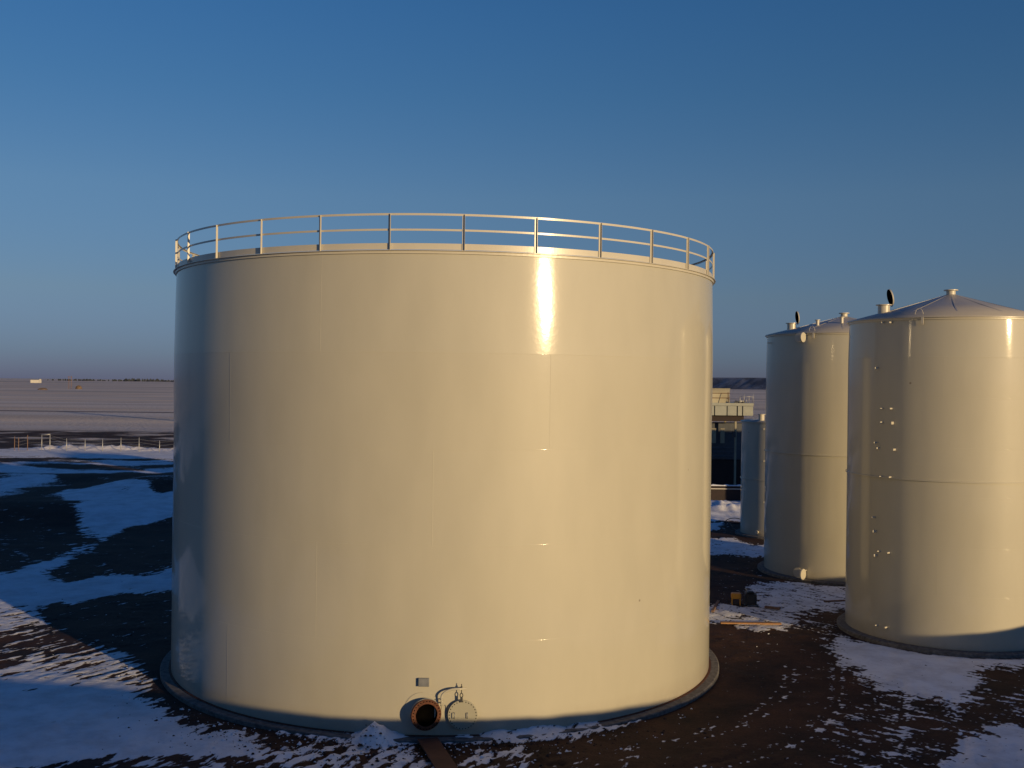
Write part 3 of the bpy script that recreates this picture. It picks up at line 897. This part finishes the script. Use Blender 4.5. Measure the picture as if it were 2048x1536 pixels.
# ------------------------------------------------------------------ the slim tanks
def cone_roof(mb_, R, z, rise, n=120):
    mb_.lathe([(0.02, z + rise), (R * 0.5, z + rise * 0.5), (R + 0.05, z + 0.02), (R + 0.05, z - 0.02)], n=n)
    for k in range(12):       # lapped roof sheets
        a = k * math.pi / 6 + 0.2
        d = dr(a); t_ = tg(a)
        p_ = [d * 0.25 + Vector((0, 0, z + rise * (1 - 0.25 / R) + 0.001)), d * R + Vector((0, 0, z + 0.021))]
        mb_.bar(p_[0], p_[1], 0.05, 0.008)
def radial(px, py, C, R):
    a, z = atcyl(px, py, C, R)
    return a, z
def slim_tank(name, label, C, R, H, rise, seams, mid, vs, hatch_px, lid_px, nozz, clips, group):
    t = empty('silo_tank' if name is None else name, (C[0], C[1], 0))
    tag(t, label, 'storage tank', group)
    z0 = 0.14
    zs = [z0] + seams + [H]
    m = MB()
    for c in range(len(zs) - 1):
        a, b = zs[c], zs[c + 1]
        pr = []
        for k in range(7):
            f_ = k / 6
            zz = a + (b - a) * f_
            pr.append((R + 0.0022 * math.sin(math.pi * f_) - (0.034 * f_ if c == len(zs) - 2 else 0.0), zz))
        m.lathe(pr, n=240)
    for z in zs[1:-1]:
        m.lathe([(R - 0.003, z - 0.009), (R + 0.007, z), (R - 0.003, z + 0.009)], n=240)
    for c, px in vs:
        a = atcyl(px, 1000, C, R)[0]
        vseam(m, a, zs[c], zs[c + 1], R)
    m.build('tank_wall', M['paint2'], t)
    m = MB(); cone_roof(m, R, H, rise); m.build('roof', M['roof'], t)
    MB().lathe([(R - 0.02, H - 0.022), (R + 0.075, H - 0.022), (R + 0.075, H - 0.032), (R + 0.012, H - 0.036), (R + 0.010, H - 0.10), (R - 0.05, H - 0.10)],
               n=200, closed=True, sm=False).build('rim_angle', M['rail'], t)
    MB().lathe([(R - 0.02, mid - 0.03), (R + 0.05, mid - 0.03), (R + 0.05, mid + 0.015), (R - 0.02, mid + 0.02)], n=200, closed=True, sm=False).build('stiffener_ring', M['paint2'], t)
    MB().lathe([(R - 0.2, -0.3), (R + 0.30, -0.3), (R + 0.30, 0.10), (R + 0.27, 0.125), (R + 0.05, 0.135), (R - 0.2, 0.135)], n=160, sm=False).build('foundation_ring', M['conc'], t)
    # apex nozzle
    m = MB()
    m.lathe([(0.16, H + rise - 0.10), (0.16, H + rise + 0.10), (0.25, H + rise + 0.10), (0.25, H + rise + 0.135), (0.0, H + rise + 0.135)], n=32, sm=False)
    m.build('apex_vent', M['rail'], t)
    if hatch_px:
        # hatch: neck on the roof, lid hinged open
        (hx, hy, hr) = hatch_px
        Lx, Lz = None, None
        m = MB()
        zb = H + rise * (1 - math.hypot(hx, hy) / R)
        m.lathe([(hr, zb - 0.2), (hr, zb + 0.27), (hr + 0.07, zb + 0.27), (hr + 0.07, zb + 0.30), (hr - 0.02, zb + 0.30), (hr - 0.02, zb - 0.2)], (hx, hy, 0), n=40, sm=False)
        ho = m.build('roof_hatch', M['rail'], t)
        m = MB()
        ax_ = Vector((lid_px[0], lid_px[1], lid_px[2])).normalized()
        up = Vector((0, 0, 1)); up = (up - ax_ * up.dot(ax_)).normalized()
        lc = Vector((hx, hy, zb + 0.30)) + Vector(lid_px[3]) + up * (hr + 0.09)
        m.lathe([(0.0, 0.0), (hr + 0.09, 0.0), (hr + 0.09, 0.045), (0.0, 0.045)], lc, ax_, 40, mi=1, sm=False)
        m.lathe([(0.0, -0.004), (hr + 0.08, -0.004)], lc, ax_, 40, mi=0)
        m.bar(lc - up * (hr + 0.13), lc - up * (hr - 0.1) + ax_ * 0.06, 0.10, 0.03)
        m.build('hatch_lid', [M['black'], M['rail']], ho)
    for kind, px, py, dia, ln in nozz:
        if kind == 'roof':
            # px, py: plan offsets
            zb = H + rise * (1 - math.hypot(px, py) / R)
            m = MB()
            m.lathe([(dia / 2, zb - 0.05), (dia / 2, zb + ln), (dia / 2 + 0.05, zb + ln), (dia / 2 + 0.05, zb + ln + 0.03), (0, zb + ln + 0.03)], (px, py, 0), n=20, sm=False)
            m.build('roof_nozzle', M['rail'], t)
        elif kind == 'side':
            a, z = radial(px, py, C, R)
            d = dr(a)
            m = MB()
            if dia > 0.4:      # short neck whose round cover is swung open beside it
                o_ = d * R + Vector((0, 0, z))
                m.lathe([(dia / 2 - 0.06, -0.05), (dia / 2 - 0.06, 0.05), (dia / 2 - 0.02, 0.05), (dia / 2 - 0.02, 0.08), (0, 0.08)], o_ - tg(a) * (dia * 0.75), d, 32, sm=False)
                e_ = dr(a + 1.56)
                m.lathe([(0, 0.03), (dia / 2, 0.03), (dia / 2, -0.03), (0, -0.03)], d * (R + dia / 2 + 0.06) + Vector((0, 0, z)), e_, 32, sm=False)
                m.bar(d * (R - 0.02) + Vector((0, 0, z + dia * 0.3)), d * (R + 0.2) + Vector((0, 0, z + dia * 0.3)), 0.05, 0.05)
            else:
                m.lathe([(dia / 2 - 0.05, -0.05), (dia / 2 - 0.05, ln), (dia / 2, ln), (dia / 2, ln + 0.045), (0, ln + 0.045)], d * R + Vector((0, 0, z)), d, 32, sm=False)
            no = m.build('side_nozzle', M['rail'], t)
        elif kind == 'lug':
            a, z = radial(px, py, C, R)
            d, tt = dr(a), tg(a)
            m = MB()
            m.bar(d * (R + 0.03) + Vector((0, 0, H + 0.03)), d * (R + 0.03) + Vector((0, 0, H - 0.28)), 0.06, 0.02, up=tuple(d))
            m.bar(d * (R + 0.08) + Vector((0, 0, H - 0.02)), d * (R + 0.09) + Vector((0, 0, H - 0.24)), 0.03, 0.08, up=tuple(tt))
            pts = [d * (R - 0.25) - tt * 0.20 + Vector((0, 0, H + 0.05)) + Vector((0, 0, 0.26 * math.sin(math.pi * k / 8))) - tt * 0.14 * math.cos(math.pi * k / 8) for k in range(9)]
            lo_ = m.build('lifting_lug', M['rail'], t)
            m = MB(); m.tube(pts, 0.010, 8); m.build('hoop', M['rail'], lo_)
    if clips:
        for px, py, w_, h_ in clips:
            a, z = radial(px, py, C, R)
            m = MB()
            m.box((0, -0.07, 0), (w_ * 0.5, 0.18, h_ * 0.85))
            o = m.build('pipe_clip', M['rail'], t, loc=dr(a) * R + Vector((0, 0, z)))
            o.rotation_euler = (0, 0, a)
    return t
def zc_(py, C, R, px): return atcyl(px, py, C, R)[1]
s3 = sorted([zc_(y, T3C, T3R, 2015) for y in (715, 798, 899, 998, 1100, 1197)])
mid3 = zc_(963, T3C, T3R, 1900)
vs3 = [(5, 1884), (1, 1876)]
clips3 = [(1768, 645, .09, .05), (1783, 645, .11, .06), (1756, 736, .07, .07), (1766, 817, .08, .04), (1784, 817, .11, .06), (1766, 845, .07, .08),
          (1787, 846, .08, .11), (1754, 885, .06, .06), (1759, 896, .06, .06), (1790, 899, .13, .08), (1764, 953, .08, .05), (1782, 954, .11, .06),
          (1750, 1034, .06, .06), (1752, 1062, .05, .10), (1760, 1102, .09, .05), (1754, 1110, .05, .10), (1779, 1105, .11, .06), (1756, 1250, .08, .05), (1774, 1254, .11, .06)]
t3 = slim_tank(None, 'slim tan tank cut by the right edge of the photo, nearest of the cone-roofed tanks', T3C, T3R, T3H, T3A, s3, mid3, vs3,
               (-2.58, -0.35, 0.21), (0.98, -0.03, 0.22, (0.30, 0.05, -0.02)),
               [('lug', 1846, 640, 0, 0)], clips3, 'slim cone-roofed tanks')
s2 = sorted([zc_(y, T2C, T2R, 1650) for y in (725, 785, 858, 980, 1040, 1100)])
mid2 = zc_(911, T2C, T2R, 1650)
t2 = slim_tank(None, 'slim tan tank, shaded left half, round nozzle just under its rim', T2C, T2R, T2H, T2A, s2, mid2, [(2, 1640)],
               (-2.62, -0.35, 0.21), (1.0, 0.0, 0.12, (0.30, 0.05, -0.02)),
               [('roof', -1.65, -1.3, 0.16, 0.24), ('roof', -0.60, -1.6, 0.16, 0.26), ('side', 1612, 675, 0.45, 0.22), ('lug', 1628, 668, 0, 0), ('side', 1612, 1147, 0.50, 0.28)],
               [(1541, 686, .10, .05)], 'slim cone-roofed tanks')
# smaller tank behind
T4C = (17.0, 63.0)
C4a = math.radians(14.28)
D4 = 66.0
T4C = (D4 * math.sin(C4a), D4 * math.cos(C4a))
T4R = 2.4
T4H = atd(1484, 842, T4C[1] - 0.5)[1]
t4 = slim_tank(None, 'short tan tank mostly hidden behind the second slim tank', T4C, T4R, T4H, 0.32, [T4H * k / 4 for k in (1, 2, 3)], T4H * 0.5, [],
               None, None, [('side', 1516, 1064, 0.22, 0.12)], [(1529, 858, .06, .04), (1529, 922, .06, .04), (1529, 1004, .06, .04)], None)
nzx, nzz = atd(1523, 840, T4C[1] - 1.2)
m = MB()
m.lathe([(0.17, T4H), (0.17, T4H + 0.42), (0.24, T4H + 0.42), (0.24, T4H + 0.45), (0, T4H + 0.45)], (nzx - T4C[0], -1.2, 0), n=24, sm=False)
m.build('roof_nozzle', M['rail'], t4)

# unseen tank and column added behind the big tank to shade yard and field
slim_tank(None, 'slimmer tan tank added unseen behind the big railed tank to shade the yard', (2.0, 46.2), 2.3, 10.4, 0.7, [2.6, 5.2, 7.8], 5.2, [],
          None, None, [], [], None)
pb = empty('shadow_column', (9.0, 140.0, 0))
tag(pb, 'tall slender column vessel added unseen far behind the big railed tank to shade the field', 'vessel')
MB().lathe([(0.0, 0), (0.95, 0), (0.95, 22.2), (0.7, 22.8), (0.0, 23.0)], n=40).build('shell', M['galv'], pb)
MB().lathe([(0.96, 18.0), (1.5, 18.0), (1.5, 18.1), (0.96, 18.1)], n=40, closed=True, sm=False).build('platform', M['dark'], pb)

wh = empty('shadow_warehouse', (34.0, 75.0, 0))  # unseen building added to cast shade on the lower cooling tower
tag(wh, 'low clad warehouse added unseen behind the slim tanks to shade the cooling tower', 'shadow caster')
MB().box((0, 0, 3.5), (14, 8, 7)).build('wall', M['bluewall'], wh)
MB().add([(-7.3, -4.3, 7.02), (7.3, -4.3, 7.02), (7.3, 4.3, 7.02), (-7.3, 4.3, 7.02), (-7.3, 0, 8.0), (7.3, 0, 8.0)], [(0, 1, 5, 4), (2, 3, 4, 5), (0, 4, 3), (1, 2, 5), (0, 3, 2, 1)]).build('roof', M['galv'], wh)
MB().box((2, -4.05, 1.8), (3.5, 0.08, 3.6)).build('door', M['dark'], wh)

# ------------------------------------------------------------------ loose frozen soil
rc_ = random.Random(11)
mc_, ms_ = MB(), MB()
base8 = [(1, 0, 0), (0.3, 0.95, 0), (-0.8, 0.6, 0.1), (-0.9, -0.5, 0), (0.2, -1, 0.05), (0.35, 0.2, 0.8), (-0.3, -0.1, 0.7)]
fac8 = [(0, 1, 5), (1, 2, 5), (2, 6, 5), (2, 3, 6), (3, 4, 6), (4, 5, 6), (4, 0, 5)]
def lump(mb_, x, y, r):
    a = rc_.uniform(0, 6.28); c, s_ = math.cos(a), math.sin(a)
    z = zat(x, y)
    v = []
    for p in base8:
        k = r * rc_.uniform(0.7, 1.3)
        v.append((x + (p[0] * c - p[1] * s_) * k, y + (p[0] * s_ + p[1] * c) * k, z - 0.2 * r + p[2] * k * 0.9))
    mb_.add(v, fac8, 0, False)
n_l = 0
while n_l < 1800:
    if n_l < 1500:      # churned strip round the front of the ring
        a = math.radians(rc_.gauss(-8, 22)); rr = T1R + 0.35 + abs(rc_.gauss(0, 0.9))
        x, y = T1C[0] + rr * math.sin(a), T1C[1] - rr * math.cos(a)
    else:
        y = rc_.uniform(24.2, 44); x = rc_.uniform(-0.49, 0.49) * y
        if x < 0 and rc_.random() < 0.5: continue
        if math.hypot(x - T1C[0], y - T1C[1]) < T1R + 0.35 or math.hypot(x - T3C[0], y - T3C[1]) < T3R + 0.35: continue
    r = min(0.08, 0.014 * math.exp(abs(rc_.gauss(0, 0.7))))
    lump(mc_ if rc_.random() < 0.72 else ms_, x, y, r)
    n_l += 1
o = mc_.build('soil_clods', M['earth']); tag(o, 'loose frozen soil clods scattered over the yard', 'soil clods', kind='stuff')
o = ms_.build('snow_clods', M['snowobj']); tag(o, 'small lumps of snow scattered over the yard', 'snow clods', kind='stuff')

# ------------------------------------------------------------------ yard things
# brown board from the foundation ring towards the camera
a_, b_2 = at(855, 1478, 0.14), at(905, 1560, 0.03)
bd = Vector((b_2[0] - a_[0], b_2[1] - a_[1], -0.11))
bd2 = bd.normalized()
P1 = Vector((a_[0], a_[1], 0.145)); P2 = P1 + bd2 * 3.4; P2.z = max(zat(P2.x, P2.y), 0) + 0.06
m = MB()
m.bar((0, 0, 0), P2 - P1, 0.50, 0.045)
o = m.build('board', M['board'], loc=P1, bevel=0.006)
tag(o, 'wide brown board lying from the big tank foot below the open manway', 'board')
# lumber plank on the snow at right
a_, b_2 = at(1441, 1250), at(1562, 1253)
m = MB(); m.bar((0, 0, 0), (b_2[0] - a_[0], b_2[1] - a_[1], 0.02), 0.22, 0.05)
o = m.build('lumber_plank', M['lumber'], loc=(a_[0], a_[1], zat(*a_) + 0.09), bevel=0.004)
tag(o, 'pale orange plank lying on snow right of the big tank', 'plank')
# short dark debris
for k, (p, q, w_, h_, lab) in enumerate([((1530, 1218), (1560, 1222), 0.16, 0.08, 'short dark timber block on the snow behind the pale plank'),
                                   ((1648, 1206), (1690, 1204), 0.07, 0.06, 'thin dark bar on snow touching the foot of the right-edge tank'),
                                   ((1425, 1226), (1437, 1205), 0.10, 0.07, 'dark timber scrap close to the right side of the big tank')]):
    a_, b_2 = at(*p), at(*q)
    m = MB(); m.bar((0, 0, 0), (b_2[0] - a_[0], b_2[1] - a_[1], 0.0), w_, h_)
    o = m.build('timber_scrap', M['wood'], loc=(a_[0], a_[1], zat(*a_) + h_ * 0.5 + 0.03), bevel=0.004)
    tag(o, lab, 'timber', 'timber scraps in the yard')

# engine-driven machine
g0 = at(1490, 1212)
gz = zat(*g0)
ge = empty('portable_pump', (g0[0], g0[1], gz))
ge.rotation_euler = (0, 0, R_(-8))
tag(ge, 'small engine machine with a yellow tank on a skid, on snow between the tanks', 'machine')
m = MB()
for y in (-0.2, 0.2):
    m.tube([(-0.62, y, 0.03), (0.55, y, 0.03)], 0.025, 8)
for x in (-0.55, 0.0, 0.5):
    m.tube([(x, -0.2, 0.04), (x, 0.2, 0.04)], 0.02, 8)
m.build('skid_frame', M['dark'], ge)
m = MB()
m.box((-0.36, 0, 0.40), (0.40, 0.30, 0.24))
m.build('fuel_tank', M['yellow'], ge, 0.05)
for x in (-0.52, -0.20):
    for y in (-0.12, 0.12):
        m = MB(); m.bar((x, y, 0.04), (x, y, 0.30), 0.04, 0.04, up=(0, 1, 0)); m.build('tank_leg', M['yellow'], ge)
m = MB()
m.box((0.22, 0, 0.30), (0.46, 0.38, 0.42))
m.lathe([(0.0, -0.06), (0.17, -0.06), (0.17, 0.02), (0.0, 0.02)], (0.22, -0.21, 0.32), (0, -1, 0), 24, sm=False)
for k in range(5):
    m.box((0.22, 0, 0.54 + 0.0), (0.30 - 0.03 * k, 0.30, 0.02 + 0.03 * k))
m.build('engine_block', M['rubber'], ge, 0.012)
m = MB(); m.tube([(0.05, 0, 0.5), (0.05, 0, 0.68), (0.0, 0, 0.72)], 0.03, 10); m.build('exhaust_pipe', M['galv'], ge)
m = MB(); m.tube([(-0.62, 0, 0.10), (-0.80, 0.05, 0.35), (-0.85, 0.1, 0.55)], 0.015, 8); m.build('tow_handle', M['dark'], ge)

# hoop of black hose standing in the snow
hx_, hy_ = at(1469, 1047)
m = MB()
m.tube([(0.62 * math.cos(math.pi * k / 16), 0.0, 0.05 + 0.30 * math.sin(math.pi * k / 16)) for k in range(17)], 0.025, 8)
m.tube([(-0.7, 0.05, 0.03), (0.75, 0.0, 0.03)], 0.03, 8)
o = m.build('hose', M['rubber'], loc=(hx_, hy_, zat(hx_, hy_)))
tag(o, 'black hose looped up on the snow in front of the snow bank', 'hose')

# low dark wall topped with snow behind the bank
WY = 82.5
x0, _ = atd(1300, 1000, WY); x1, _ = atd(1700, 1000, WY)
ztop = atd(1450, 972, WY)[1]
wl = empty('retaining_wall', ((x0 + x1) / 2, WY, 0))
tag(wl, 'low dark wall capped with snow behind the snow bank', 'wall')
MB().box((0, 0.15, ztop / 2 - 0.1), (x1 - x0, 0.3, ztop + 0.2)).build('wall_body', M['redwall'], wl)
m = MB()
v, f = [], []
nn_ = 60
for k in range(nn_ + 1):
    x = (x0 - x1) / 2 + (x1 - x0) * k / nn_
    h_ = 0.09 + 0.03 * math.sin(k * 1.7) + 0.02 * math.sin(k * 3.1)
    for y, z in ((-0.04, 0.003), (-0.02, h_ * 0.7), (0.15, h_), (0.32, h_ * 0.7), (0.34, 0.003)):
        v.append((x, y, ztop + z))
for k in range(nn_):
    for j in range(4):
        i = k * 5 + j
        f.append((i, i + 5, i + 6, i + 1))
m.add(v, f, 0, True)
m.build('snow_cap', M['snowobj'], wl)
m = MB(); m.box((0, -0.02, ztop - 0.22), (x1 - x0, 0.06, 0.06)); m.build('wall_rail', M['white'], wl)

# cooling tower
CY = 92.0
def cx(px): return atd(px, 800, CY)[0]
def cz(py): return atd(1465, py, CY)[1]
ct = empty('cooling_tower', (cx(1440), CY, 0))
tag(ct, 'pale cooling tower on steel legs between the big tank and the slim tanks', 'cooling tower')
ox = cx(1440)
def L_(px): return cx(px) - ox
zd, zb_, zf = cz(806), cz(831), cz(777)
fr_ = 2.6
m = MB()
fc = (L_(1473) - fr_, 3.0, 0)
m.lathe([(fr_, zd - 0.05), (fr_ - 0.05, zd + (zf - zd) * 0.5), (fr_ + 0.02, zf), (fr_ - 0.08, zf), (fr_ - 0.15, zd)], fc, n=64)
for t_ in (0.33, 0.66):
    m.lathe([(fr_ - 0.03, zd + (zf - zd) * t_ - 0.03), (fr_ + 0.03, zd + (zf - zd) * t_), (fr_ - 0.03, zd + (zf - zd) * t_ + 0.03)], fc, n=64, mi=1)
m.build('fan_stack', [M['tower'], M['board']], ct)
m = MB(); m.box((L_(1507) - 4.1, 2.9, zd - 0.12), (8.2, 6.0, 0.24)); m.build('deck', M['panel'], ct)
edges = [(1370, 1400), (1401, 1428), (1430, 1453), (1455, 1473), (1475.5, 1484), (1486, 1506)]
for a, b in edges:
    m = MB(); m.box(((L_(a) + L_(b)) / 2, -0.04, (zd - 0.26 + zb_) / 2), (L_(b) - L_(a), 0.08, zd - 0.26 - zb_)); m.build('side_panel', M['panel'], ct, 0.01)
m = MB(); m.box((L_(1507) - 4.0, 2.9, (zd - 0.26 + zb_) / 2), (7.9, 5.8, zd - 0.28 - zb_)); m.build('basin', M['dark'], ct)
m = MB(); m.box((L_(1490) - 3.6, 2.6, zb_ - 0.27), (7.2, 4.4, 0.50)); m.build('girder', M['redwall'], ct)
m = MB(); m.box((L_(1518) - 1.0, 5.2, zb_ - 0.03), (2.0, 0.3, 0.10)); m.build('walkway', M['dark'], ct)
for px in (1474, 1405, 1340):
    for y in (0.5, 5.0):
        m = MB(); xx = L_(px)
        zz = zb_ - 0.52
        m.box((xx, y, zz / 2), (0.05, 0.16, zz)); m.box((xx, y - 0.08, zz / 2), (0.17, 0.015, zz)); m.box((xx, y + 0.08, zz / 2), (0.17, 0.015, zz))
        m.build('column', M['tower'], ct)
for a, b in ((1425, 1438), (1447, 1455.5)):
    m = MB(); m.box(((L_(a) + L_(b)) / 2, 1.2, (cz(858) + cz(888)) / 2), (L_(b) - L_(a), 0.1, cz(858) - cz(888)))
    m.build('louvre_panel', M['tower'], ct)
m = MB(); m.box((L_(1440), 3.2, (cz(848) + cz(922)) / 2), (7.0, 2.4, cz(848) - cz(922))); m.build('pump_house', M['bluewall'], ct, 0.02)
m = MB()
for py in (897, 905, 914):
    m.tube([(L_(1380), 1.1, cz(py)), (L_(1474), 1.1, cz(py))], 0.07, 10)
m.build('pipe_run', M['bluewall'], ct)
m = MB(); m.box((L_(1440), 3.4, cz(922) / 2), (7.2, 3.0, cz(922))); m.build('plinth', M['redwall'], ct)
m = MB()
m.tube([(L_(1473), 0.6, zd + 0.16), (L_(1493), 0.6, zd + 0.16)], 0.07, 10)
m.box(((L_(1472) + L_(1492)) / 2, 0.6, zd + 0.045), (0.9, 0.2, 0.085), mi=1)  # dark box stands in for the shadow under the pipe
m.build('deck_pipe', [M['galv'], M['dark']], ct)
for px, py in ((1482, 792), (1490, 788), (1495, 797), (1500, 792), (1508, 785)):
    m = MB(); m.tube([(L_(px), 0.4, zd), (L_(px), 0.4, cz(py))], 0.025, 8); m.build('rail_post', M['galv'], ct)
m = MB(); m.tube([(L_(1482), 0.4, zd + 0.55), (L_(1508), 0.4, zd + 0.55)], 0.02, 8); m.build('hand_rail', M['galv'], ct)
m = MB(); m.bar((L_(1456), 0.2 - 0.35, zd + 0.05), (L_(1457.5), 0.35, zf - 0.35), 0.05, 0.05); m.build('ladder', M['board'], ct)
m = MB(); m.box((L_(1470), 0.3, cz(869)), (0.28, 0.25, 0.5)); m.box((L_(1463), 0.3, cz(867.5)), (0.5, 0.06, 0.08)); m.build('valve_box', M['dark'], ct)

# fence on the far side of the yard
fY = at(200, 903)[1]
fe = empty('wire_fence', (at(200, 903)[0], fY, 0))
tag(fe, 'wire fence with pale posts along the pushed-up snow, far left', 'fence')
fp = [29, 37, 55, 83.4, 99.7, 133, 170, 205, 241.7, 278, 319, 356, 393, 430]
hts = [1.7, 1.6, 1.9, 2.0, 2.1, 1.55, 1.5, 1.55, 1.7, 1.75, 1.4, 1.6, 1.6, 1.6]
ox = fe.location.x
tops = []
for px, h_ in zip(fp, hts):
    x = atd(px, 900, fY)[0] - ox
    z = zat(x + ox, fY)
    m = MB(); m.tube([(0, 0, -0.3), (0, 0, h_ )], 0.042, 8)
    m.build('post', M['galv'] if px > 60 else M['wood'], fe, loc=(x, 0, z * 0.3))
    tops.append((x, z * 0.3 + h_))
for fr3 in (0.12, 0.5, 0.9):
    m = MB()
    m.tube([(x, -0.06, z - 0.08 - fr3) for x, z in tops], 0.009, 5)
    m.build('wire', M['galv'], fe)
m = MB(); m.tube([(tops[3][0], 0, tops[3][1] - 0.05), (tops[4][0], 0, tops[4][1] - 0.08)], 0.045, 8); m.build('brace_rail', M['galv'], fe)

# far plain: barn, pole, straw piles, tree line
bx, by = at(72, 761.5)
by = 1900.0; bx = atd(72, 760, by)[0]
bn = empty('barn', (bx, by, 0))
tag(bn, 'long white barn standing on the left horizon', 'barn')
ww, hh_ = 16 * by / FPX, 7.6
m = MB()
m.add([(-ww / 2, -6, 0), (ww / 2, -6, 0), (ww / 2, 6, 0), (-ww / 2, 6, 0), (-ww / 2, -6, hh_ * .75), (ww / 2, -6, hh_ * .75), (ww / 2, 6, hh_ * .75), (-ww / 2, 6, hh_ * .75), (-ww / 2, 0, hh_), (ww / 2, 0, hh_)],
      [(0, 1, 5, 4), (1, 2, 6, 9, 5), (2, 3, 7, 6), (3, 0, 4, 8, 7)])
m.build('wall', M['white'], bn)
m = MB()
m.add([(-ww / 2 - .5, -6.5, hh_ * .73), (ww / 2 + .5, -6.5, hh_ * .73), (ww / 2 + .5, 0, hh_ + .1), (-ww / 2 - .5, 0, hh_ + .1), (-ww / 2 - .5, 6.5, hh_ * .73), (ww / 2 + .5, 6.5, hh_ * .73)], [(0, 1, 2, 3), (3, 2, 5, 4)])
m.build('roof', M['galv'], bn)
py_ = 900.0
px0 = atd(137.5, 776, py_)[0]
pl = empty('power_pole', (px0, py_, 0))
tag(pl, 'twin-legged power pole standing in the snowy field near the left horizon', 'power pole')
for dx_ in (0, 2.1):
    m = MB(); m.tube([(dx_, 0, -1), (dx_, 0, 11.0)], 0.22, 8); m.build('pole', M['wood'], pl)
m = MB(); m.box((1.05, 0, 10.0), (4.2, 0.3, 0.3)); m.build('cross_arm', M['wood'], pl)
def pile(px, py, w_px, h_px, Yd, lab):
    x = atd(px, py, Yd)[0]
    w_ = w_px * Yd / FPX / 2; h_ = h_px * Yd / FPX
    v, f = [], []
    n = 20
    for i in range(6):
        t_ = i / 5
        for k in range(n):
            a = 2 * math.pi * k / n
            r = w_ * math.cos(t_ * math.pi / 2) ** 0.7 * (1 + 0.1 * math.sin(3 * a + px))
            v.append((r * math.cos(a), r * math.sin(a) * 0.7, h_ * math.sin(t_ * math.pi / 2) * (1 + 0.1 * math.sin(2 * a))))
    for i in range(5):
        for k in range(n):
            f.append((i * n + k, i * n + (k + 1) % n, (i + 1) * n + (k + 1) % n, (i + 1) * n + k))
    m = MB(); m.add(v, f, 0, True)
    o = m.build('straw_stack', M['straw'], loc=(x, Yd, -0.2))
    tag(o, lab, 'straw stack', 'straw stacks in the field')
pile(157, 775, 13, 7, 900.0, 'brown straw stack beside the twin-legged power pole')
pile(86, 778, 20, 4, 800.0, 'low reddish straw stack in the field below the white barn')
# tree line
m = MB()
ty = 4200.0
rnd = random.Random(5)
for px in np.arange(100, 900, 0.9):
    if px < 143 and rnd.random() < 0.75: continue
    gap = math.sin(px * 0.05) + math.sin(px * 0.023 + 1)
    if gap < -0.9: continue
    x = atd(px, 760, ty)[0]; y = ty + rnd.uniform(-150, 150)
    h_ = rnd.uniform(4, 9) * (1.0 + 0.3 * gap)
    r = rnd.uniform(2.0, 4.5)
    k0 = len(m.v)
    v = [(x, y, h_ )]
    for zf_, rf in ((0.75, 0.7), (0.4, 1.0), (0.0, 0.8)):
        for k in range(6):
            a = k * math.pi / 3 + rnd.random()
            v.append((x + r * rf * math.cos(a), y + r * rf * math.sin(a), h_ * zf_))
    f = [(0, 1 + k, 1 + (k + 1) % 6) for k in range(6)]
    for i in range(2):
        for k in range(6):
            f.append((1 + i * 6 + k, 7 + i * 6 + k, 7 + i * 6 + (k + 1) % 6, 1 + i * 6 + (k + 1) % 6))
    m.add(v, f, 0, False)
o = m.build('distant_trees', M['leaf'])
tag(o, 'dark thin line of trees on the left horizon', 'trees', kind='stuff')
